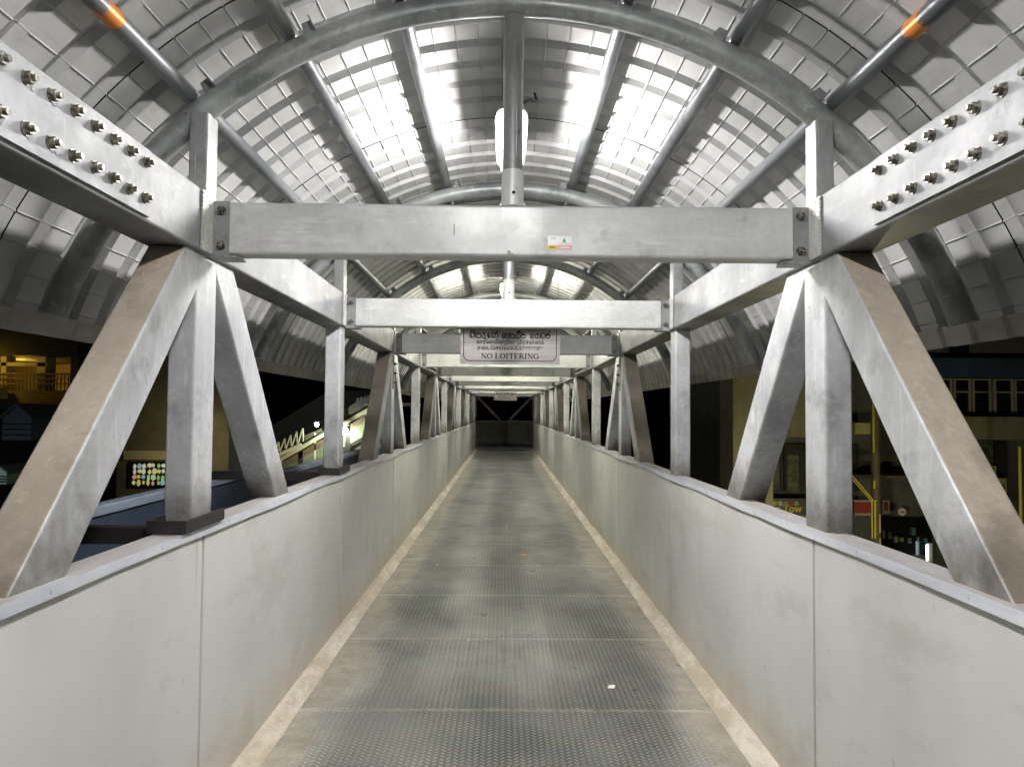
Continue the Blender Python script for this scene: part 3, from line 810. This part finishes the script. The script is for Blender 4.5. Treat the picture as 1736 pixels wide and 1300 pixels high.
# lattice rail above
m = MB(); 
for i in range(7):
    px = 448+i*10; pz = 780-i*4.2
    bar(m, P(px, pz, -.3), P(px+7.5, pz-17-i*1.6, -.3), .03, .035); bar(m, P(px+7.5, pz-17-i*1.6, -.3), P(px+9, pz-4.2, -.3), .03, .03)
bar(m, P(444, 788, -.3), P(514, 756, -.3), .05, .09)
m.build('lattice_rail', M['creamsteel'], t)
m = MB()
for i in range(7):
    px = 604+i*6; bar(m, P(px, 690-i*1.5, 1), P(px+3.5, 676-i*1.5, 1), .035, .05); bar(m, P(px+3.5, 676-i*1.5, 1), P(px+6, 688-i*1.5, 1), .035, .05)
m.poly([P(592, 692, 1), P(700, 689, 1), P(700, 684, 1), P(604, 684, 1)], (0, 2, 0)); m.build('upper_lattice', M['white'], t)
m = MB(); m.poly([P(592, 693, 1.2), P(680, 690, 1.2), P(680, 702, 1.2), P(592, 712, 1.2)], (0, .1, 0)); m.build('upper_fascia', M['creamsteel'], t)
m = MB(); m.poly([P(582, 735, .4), P(618, 728, .4), P(616, 775, .4), P(580, 792, .4)], (0, .1, 0)); m.build('wall_panel', M['white'], t)
m = MB(); m.poly([P(618, 728, .45), P(660, 705, .45), P(660, 760, .45), P(616, 775, .45)], (0, .1, 0)); m.build('wall_panel', M['navy'], t)
m = MB(); m.poly([P(520, 740, .6), P(548, 728, .6), P(548, 740, .6), P(520, 752, .6)], (0, .5, 0)); m.build('canopy', M['creamsteel'], t)
# dark sloping roof over the stair
t2 = thing('stair_roof', 'dark brown sloping roof over the lit stair', 'roof', (bx, D+1.5, -2.0))
m = MB(); q = [P(340, 802, 1.5), P(560, 664, 1.5), P(640, 664, 1.5), P(640, 684, 1.5), P(596, 706, 1.5), P(520, 744, 1.5), P(440, 792, 1.5), P(360, 830, 1.5)]
m.poly([(a, 0, c-1.0) for a, b, c in q], (0, 1.6, 0)); m.build('roof_slab', M['dark'], t2)
m = MB(); bar(m, (P(345, 810)[0], -.05, P(345, 810)[2]-1), (P(595, 680)[0], -.05, P(595, 680)[2]-1), .14, .06); m.build('roof_edge', M['dark'], t2)

def point(parent, loc, energy, col, size=.1):
    ld_ = bpy.data.lights.new('lamp_light', 'POINT'); ld_.energy = energy; ld_.color = col; ld_.shadow_soft_size = size
    o = bpy.data.objects.new('lamp_light', ld_); COL.objects.link(o); o.parent = parent; o.location = loc
def flood(px, py, y, label, e, col, r=.10, strength=60):
    x, z = at(px, py, y)
    t = thing('floodlight', label, 'floodlight', (x, y, z), 'floodlights on the lit stair')
    m = MB(); pts = [(0, 0, r*math.cos(math.pi*i/8)) for i in range(9)]; m.tube(pts, r, 12, radii=[max(.004, r*math.sin(math.pi*i/8)) for i in range(9)], caps=False)
    m.build('bulb', glow('floodlight_glow', (*col, 1), strength), t)
    m = MB(); m.box(-r*1.1, r*1.1, .0, r*1.6, r*1.05, r*1.4); m.build('hood', M['housing'], t)
    point(t, (0, -.35, -.15), e, col)
flood(585, 733, D-.35, 'brightest floodlight, beside the white stair wall', 34, (.95, 1, .82), .12, 60)
flood(539, 722, D-.2, 'small star-like floodlight higher above the stair handrail', 9, (.9, 1, .85), .055, 60)
flood(470, 768, D-1.2, 'warm floodlight by the lattice rail at the foot of the stair', 9, (1, .9, .6), .06, 30)

# ---- mural wall and pier, left
D2 = 15.0
x0, zt = at(205, 500, D2); x1, zb = at(300, 700, D2)
t = thing('mural_wall', 'yellow lit concrete wall with a colourful pebble mosaic', 'wall', (x0, D2, -6))
m = MB(); m.box(0, (x1-x0)+1.1, 0, 1.2, 0, 6+1.6+1.9); m.build('wall', M['concrete'], t)
a, c = at(222, 783, D2); b, d = at(312, 768, D2)
m = MB(); m.box(a-x0-.05, b-x0, -.05, -.002, c+6, d+6); m.build('ledge_band', M['creamsteel'], t)
a, c = at(226, 829, D2); b, d = at(312, 786, D2)
m = MB(); m.box(a-x0, b-x0, -.04, -.002, c+6, d+6); mo = m.build('mosaic_panel', M['letter'], t)
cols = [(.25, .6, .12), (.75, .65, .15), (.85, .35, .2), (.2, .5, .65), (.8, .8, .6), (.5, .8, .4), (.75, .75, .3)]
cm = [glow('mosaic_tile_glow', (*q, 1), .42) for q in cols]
m = MB(); nx, nz = 9, 4
for i in range(nx):
    for j in range(nz):
        cx = a-x0+.08+(b-a-.16)*(i+.5+random.uniform(-.15, .15))/nx; cz = c+6+.03+(d-c-.06)*(j+.5+random.uniform(-.12, .12))/nz
        n = random.choice((4, 5, 6)); ph = random.random()*6; rx, rz = .052*random.uniform(.6, 1.1), .070*random.uniform(.6, 1.15)
        m.poly([(cx+rx*math.cos(ph+6.283*q/n), -.046, cz+rz*math.sin(ph+6.283*q/n)) for q in range(n)], (0, .005, 0), random.randrange(7))
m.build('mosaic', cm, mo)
# added lamp, hidden from view, that washes the mural wall with light
x, z = at(318, 745, D2-1.0)
t = thing('wall_lamp', 'warm lamp on an arm lighting the mosaic wall', 'lamp', (x, D2-.9, z))
m = MB(); m.tube([(0, 0, 0), (0, 0, .07), (0, 0, .14)], .06, 12); m.build('bulb', glow('warm_lamp_glow', (1, .85, .4, 1), 20), t)
m = MB(); m.tube([(0, 0, .14), (0, .4, .2), (0, .9, .2)], .02, 8); m.build('arm', M['black'], t)
point(t, (0, -.15, -.15), 16, (1, .85, .42))

# ---- station concourse, far left, sodium yellow
D3 = 26.0
bx, bz0 = at(60, 690, D3)
t = thing('station_concourse', 'concrete station concourse level lit sodium yellow, with railing and columns', 'building', (bx, D3, -6))
def Q(px, py): x, z = at(px, py, D3); return x-bx, z+6
def slab(name, px0, px1, py0, py1, dy0, dy1, mat):
    a, c = Q(px0, py1); b, d = Q(px1, py0); m = MB(); m.box(a, b, dy0, dy1, c, d); return m.build(name, mat, t)
slab('deck_slab', -260, 140, 668, 700, 0, 5, M['brown'])
slab('roof_slab', -260, 150, 560, 611, -.6, 5.2, M['dark'])
slab('edge_beam', -260, 80, 621, 627, .1, .4, M['paleyellow'])
slab('back_wall', -260, 140, 611, 668, 4.6, 4.9, M['brown'])
for p0 in (-120, -60, 0): slab('column', p0+3, p0+12, 611, 668, .1, .6, M['paleyellow'])
slab('column', 64, 78, 611, 668, .1, .7, M['paleyellow'])
slab('column', 120, 134, 611, 880, .1, .7, M['dark'])
m = MB()
for k, py in enumerate((640, 648, 657)):
    a, c = Q(-260, py); b, d = Q(132, py); m.box(a, b, -.06, 0, c-.02, c+.025)
for i in range(60):
    a, c = Q(-250+i*6.4, 668); b, d = Q(0, 640); m.box(a-.012, a+.012, -.05, -.01, c, d)
m.build('railing', M['brown'], t)
slab('bay_front', -60, 26, 664, 683, -.9, -.2, M['paleyellow'])
m = MB(); a, c = Q(126, 690); b, d = Q(66, 760)
m.poly([(a, -.1, c), (a, -.1, c-.25), (b, -.1, d-.2), (b, -.1, d)], (0, .8, 0)); m.build('stair_flight', M['dark'], t)
slab('lower_wall', -260, 130, 700, 905, .8, 1.1, M['dark'])
def sodium(px, py, y, label, e):  # assumed source of the yellow light, no fixture is seen
    x, z = at(px, py, y)
    t_ = thing('sodium_lamp', label, 'lamp', (x, y, z), 'sodium lamps in the concourse')
    m = MB(); m.box(-.2, .2, -.06, .06, 0, .05); m.build('bulb', glow('sodium_glow', (1, .62, .08, 1), 12), t_)
    m = MB(); m.box(-.24, .24, -.09, .09, .051, .1); m.build('housing', M['housing'], t_)
    point(t_, (0, 0, -.1), e, (1, .62, .08), .15)
sodium(40, 624, D3+2.2, 'sodium lamp under the concourse roof near the pale column', 110)
sodium(-40, 614, D3-1.2, 'sodium lamp at the outer edge of the concourse roof', 30)
# gabled sheds
def shed(px0, px1, py_roof, py_eave, py_base, y, depth, mat, label):
    x0, zr = at((px0+px1)/2, py_roof, y); a, ze = at(px0, py_eave, y); b, zb_ = at(px1, py_base, y)
    t = thing('gabled_shed', label, 'shed', ((a+b)/2, y, zb_), 'small gabled sheds below the concourse')
    hw = (b-a)/2; m = MB(); m.poly([(-hw, 0, 0), (hw, 0, 0), (hw, 0, ze-zb_), (0, 0, zr-zb_), (-hw, 0, ze-zb_)], (0, depth, 0)); m.build('wall', mat, t)
    m = MB()
    for s in (-1, 1):
        m.poly([(0, -.1, zr-zb_+.03), (s*(hw+.08), -.1, ze-zb_), (s*(hw+.08), -.1, ze-zb_+.05), (0, -.1, zr-zb_+.09)], (0, depth+.2, 0))
    m.build('roof', M['bluegrey'], t)
    m = MB()
    for k in range(3): m.box(-hw, hw, -.03, -.004, (k+1)*(ze-zb_)/4-.02, (k+1)*(ze-zb_)/4+.02)
    m.build('cladding_batten', M['dark'], t)
    return t
s1 = shed(12, 60, 695, 716, 752, 24, 2.5, M['bluegrey'], 'blue grey gabled shed under the concourse')
s2 = shed(1, 22, 799, 808, 826, 22, 1.2, M['hut'], 'tiny pale green hut low beside the parapet corner')
def assumed_pole_lamp(x, y, h, label, e, col, strength=8, zb=-6.0):  # unseen street lamp, put in to light the surroundings
    t = thing('street_lamp', label, 'street lamp', (x, y, zb), 'street lamps around the footbridge')
    m = MB(); m.tube([(0, 0, 0), (0, 0, h*.5), (0, 0, h)], .06, 12, radii=[.08, .06, .045]); m.build('pole', M['brown'], t)
    m = MB(); m.tube([(0, 0, h-.05), (-.2, -.15, h+.1), (-.5, -.4, h+.12)], .03, 8); m.build('arm', M['brown'], t)
    m = MB(); m.box(-.66, -.42, -.5, -.3, h+.08, h+.16); m.build('lamp_head', M['housing'], t)
    m = MB(); m.box(-.64, -.44, -.48, -.32, h+.04, h+.078); m.build('bulb', glow('street_lamp_glow', (*col, 1), strength), t)
    point(t, (-.54, -.4, h-.05), e, col, .15)
x, z = at(60, 770, 21)
assumed_pole_lamp(x-1.2, 20.5, 6.2, 'cool street lamp beside the blue grey shed', 35, (.75, .9, 1))  # added unseen source of cool light near the shed
x, z = at(1412, 800, 11.5)
assumed_pole_lamp(x+.5, 11.5, 5.55, 'yellow street lamp between the footbridge and the shops', 190, (1, .93, .52))  # assumed source hidden behind a truss post, lights eave and facade
x, z = at(1700, 1000, 9.5)
assumed_pole_lamp(x+2.2, 10.0, 4.6, 'yellow street lamp outside beside the near shops', 150, (1, .94, .62))  # assumed source outside the frame, brightens the shop facade

# ------------------------------------------------------------------ right: pier and shop building
D4 = 16.0
def RX(px): return at(px, 697, D4)[0]
def RZ(py): return at(855, py, D4)[1]
t = thing('concrete_pier', 'tall beige concrete pier between the black gap and the shops', 'pier', (RX(1240), D4-1, -6))
m = MB(); m.rhs((0, 0, 0), (0, 0, 10.2), (1275-1208)/1254*(D4-1), .9, r=.03, seg=2); m.build('shaft', M['beige'], t)
m = MB(); m.tube([(.22, -.47, 0), (.22, -.47, 10)], .025, 8); m.build('drain_pipe', M['brown'], t)
t = thing('shop_building', 'dark multi-storey shop building with a blue band above cream framed windows', 'building', (RX(1500), D4, -6))
ox = RX(1500)
def wslab(name, px0, px1, py0, py1, y0, y1, mat, par=None):
    m = MB(); m.box(RX(px0)-ox, RX(px1)-ox, y0, y1, RZ(py1)+6, RZ(py0)+6); return m.build(name, mat, par or t)
wslab('main_wall', 1276, 2300, 480, 1160, .5, 8, M['greywall'])
wslab('blue_band', 1590, 2300, 598, 632, .30, .5, M['blue'])
wslab('upper_opening', 1639, 1672, 560, 597, .46, .499, M['hole'])
wslab('beige_parapet', 1590, 2300, 700, 739, .1, .5, M['beige'])
wslab('upper_panel', 1277, 1345, 638, 737, .15, .5, M['beige'])
wslab('upper_panel', 1346, 1440, 638, 737, .15, .5, M['beige'])
wslab('panel_frame', 1277, 1440, 628, 636, .10, .5, M['brown'])
wslab('balcony_front', 1449, 1476, 712, 731, -.1, .5, M['paleyellow'])
for i, (a, b) in enumerate(((1590, 1610), (1612, 1637), (1641, 1670), (1674, 1706), (1712, 1745), (1748, 1780), (1786, 1818))):
    f = MB()
    X0, X1, Z0, Z1 = RX(a)-ox, RX(b)-ox, RZ(699)+6, RZ(634)+6; zt_ = RZ(657)+6
    f.box(X0, X0+.03, .36, .46, Z0, Z1); f.box(X1-.03, X1, .36, .46, Z0, Z1)
    f.box(X0+.03, X1-.03, .36, .46, Z0, Z0+.03); f.box(X0+.03, X1-.03, .36, .46, Z1-.03, Z1); f.box(X0+.03, X1-.03, .365, .455, zt_-.015, zt_+.015)
    w_ = f.build('window', M['cream'], t)
    g_ = MB(); g_.box(X0+.03, X1-.03, .41, .42, Z0+.03, Z1-.03); g_.build('pane', M['glass'], w_)
for a, b in ((1283, 1340), (1344, 1400), (1450, 1474)):
    wslab('shutter', a, b, 750, 832, .42, .499, M['shutter'])
wslab('window_poster', 1302, 1334, 766, 830, .39, .419, M['poster']); wslab('window_poster', 1348, 1368, 768, 832, .39, .419, M['poster'])
wslab('awning_ledge', 1448, 1600, 799, 803, -.35, .45, M['brown'])
wslab('grey_poster', 1612, 1709, 741, 781, .40, .499, M['poster'])
wslab('white_plate', 1662, 1686, 784, 801, .40, .499, M['cream'])
wslab('yellow_lamp_box', 1705, 1709, 785, 801, .30, .499, M['yellowpipe'])
wslab('shutter', 1712, 1733, 745, 845, .38, .499, M['shutter'])
wslab('teal_poster', 1710, 1731, 850, 882, .36, .499, M['teal'])
wslab('shop_glass', 1500, 1600, 875, 940, .40, .499, M['glass'])
for i in range(9):
    x_ = 1503+i*10+random.uniform(-3, 3); y_ = random.uniform(886, 920)
    wslab('display_item', x_, x_+random.uniform(3, 7), y_, y_+random.uniform(5, 16), .34, .395, random.choice([M['teal'], M['poster'], M['glasspanel'], M['greywall']]))
# signs on the shops
def board(name, label, px0, px1, py0, py1, dy, mat, grp='sign boards on the shops'):
    s = thing(name, label, 'sign', (RX((px0+px1)/2), D4+dy, RZ(py1)), grp)
    hw = (RX(px1)-RX(px0))/2; m = MB(); m.box(-hw, hw, 0, .06, 0, RZ(py0)-RZ(py1)); m.build('board', mat, s)
    return s, hw, RZ(py0)-RZ(py1)
s, hw, hh = board('shop_sign', 'black shop sign with yellow lettering and a row of round emblems', 1284, 1400, 840, 868, -.1, M['boardblack'])
text_obj('Cellular Tow', .215, M['yellow'], 'lettering', s, (RX(1357)-RX(1342), -.004, .075), align='RIGHT', ext=.003, bold=.007)
for i, px in enumerate((1312, 1321, 1330, 1339, 1348)):
    m = MB(); m.hexn((RX(px)-RX(1342), -.001, RZ(848)-RZ(868)), (0, -1, 0), .048, .006, 0, 18); m.build('round_emblem', [M['yellow'], M['white'], M['paleyellow'], M['red'], M['cream']][i], s)
for i, px in enumerate((1312, 1321, 1330, 1339, 1348)):
    m = MB(); m.box(RX(px)-RX(1342)-.026, RX(px)-RX(1342)+.026, -.009, -.0075, RZ(848)-RZ(868)-.008, RZ(848)-RZ(868)+.008); m.build('emblem_mark', M['letter'], s)
m = MB(); m.box(-hw, hw, -.02, .06, -.07, -.005); m.build('pale_strip', M['paleyellow'], s)
s, hw, hh = board('shop_sign', 'red and white sign board below the pipes', 1448, 1476, 842, 868, -.05, M['red'])
m = MB(); m.box(-hw, hw, -.01, -.002, .0, .05); m.box(-hw, hw, -.01, -.002, hh-.04, hh); m.build('white_border', M['cream'], s)
s, hw, hh = board('shop_sign', 'small cream sign with a red middle beside the brown pole', 1496, 1508, 842, 865, -.05, M['cream'])
m = MB(); m.box(-hw*.6, hw*.6, -.01, -.002, .07, hh-.05); m.build('red_print', M['red'], s)
s, hw, hh = board('shop_sign', 'yellowish script sign on the wall beside the dark shutter', 1650, 1710, 804, 846, -.02, M['paleyellow'])
text_obj('NAPPO', .135, M['letter'], 'lettering', s, (.12, -.004, .30), ext=.002, bold=.004)
text_obj('is Real', .10, M['letter'], 'lettering', s, (.17, -.004, .12), ext=.002, bold=.002)
m = MB(); ribbon(m, arc(-.02, .28, .20, .16, 100, 280, 12), .016, -.003); ribbon(m, [(-.02, .02), (.1, .05), (.36, .03)], .014, -.003); m.build('swash', M['letter'], s)
s, hw, hh = board('round_sign', 'small round white sign with a red mark on the dark shop front', 1534, 1536, 862, 864, .1, M['black'])
m = MB(); m.hexn((0, -.002, hh/2), (0, -1, 0), .085, .02, 0, 24); m.build('disc', M['white'], s)
m = MB(); m.box(-.045, .045, -.028, -.023, hh/2-.015, hh/2+.012); m.build('red_mark', M['red'], s)
# bright tube light in the shop
x, z = at(1582, 933, D4)
t = thing('tube_light', 'bright vertical tube light low in the shop window', 'tube light', (x, D4+.2, z-.17))
m = MB(); m.tube([(0, 0, 0), (0, 0, .34)], .022, 10); m.build('tube', glow('cool_tube_glow', (.75, .95, 1, 1), 7), t)
m = MB(); m.box(.03, .12, .0, .06, -.03, .37); m.build('housing', M['white'], t)
# brown pole with yellow conduits and braces
t = thing('utility_pole', 'brown utility pole with yellow conduits and a slanted double brace', 'pole', (RX(1487), D4-1.2, -6))
ox2 = RX(1487); k4 = (D4-1.2)
def U(px, py): x_, z_ = at(px, py, k4); return (x_-ox2, 0, z_+6)
t.location = (at(1487, 700, k4)[0], k4, -6); ox2 = t.location[0]
m = MB(); m.tube([U(1486, 1080), U(1487, 800), U(1487, 590)], .085, 14); m.build('pole', M['brown'], t)
m = MB()
def pipe(pts, r): m.tube([tuple(Vector(U(*p))+Vector((0, -.12, 0))) for p in pts], r, 8)
pipe([(1480, 905), (1480, 842)], .02); pipe([(1475, 905), (1475, 842)], .016); pipe([(1479, 762), (1479, 690), (1480, 620)], .02)
pipe([(1479, 822), (1480, 808)], .02); pipe([(1488, 925), (1488, 905)], .016); pipe([(1488, 896), (1488, 864)], .016)
pipe([(1440, 798), (1478, 842)], .014); pipe([(1440, 804), (1474, 842)], .014); pipe([(1472, 842), (1484, 842)], .014)
m.build('conduit', M['yellowpipe'], t)
m = MB(); m.box(U(1448, 800)[0], U(1500, 800)[0], -.05, .05, U(0, 806)[2], U(0, 800)[2]); m.build('crossarm', M['dark'], t)
t = thing('step_ladder', 'thin yellow ladder leaning beside the black shop sign', 'ladder', (at(1288, 900, 12)[0], 12, -1.2))
m = MB(); lx = t.location[0]
for a, b in (((1286, 812), (1291, 900)), ((1279, 812), (1272, 900))):
    p, q = at(a[0], a[1], 12), at(b[0], b[1], 12); m.tube([(p[0]-lx, 0, p[1]+1.2), (q[0]-lx, 0, q[1]+1.2)], .012, 8)
p, q = at(1280, 832, 12), at(1288, 834, 12); m.tube([(p[0]-lx, 0, p[1]+1.2), (q[0]-lx, 0, q[1]+1.2)], .01, 8)
m.build('ladder_frame', M['yellowpipe'], t)
t = thing('yellow_post', 'thin yellow post at the edge of the dark shops', 'post', (at(1734, 900, 14)[0], 14, -6))
m = MB(); m.tube([(0, 0, 0), (0, 0, 7.0)], .03, 10); m.build('post', M['yellowpipe'], t)
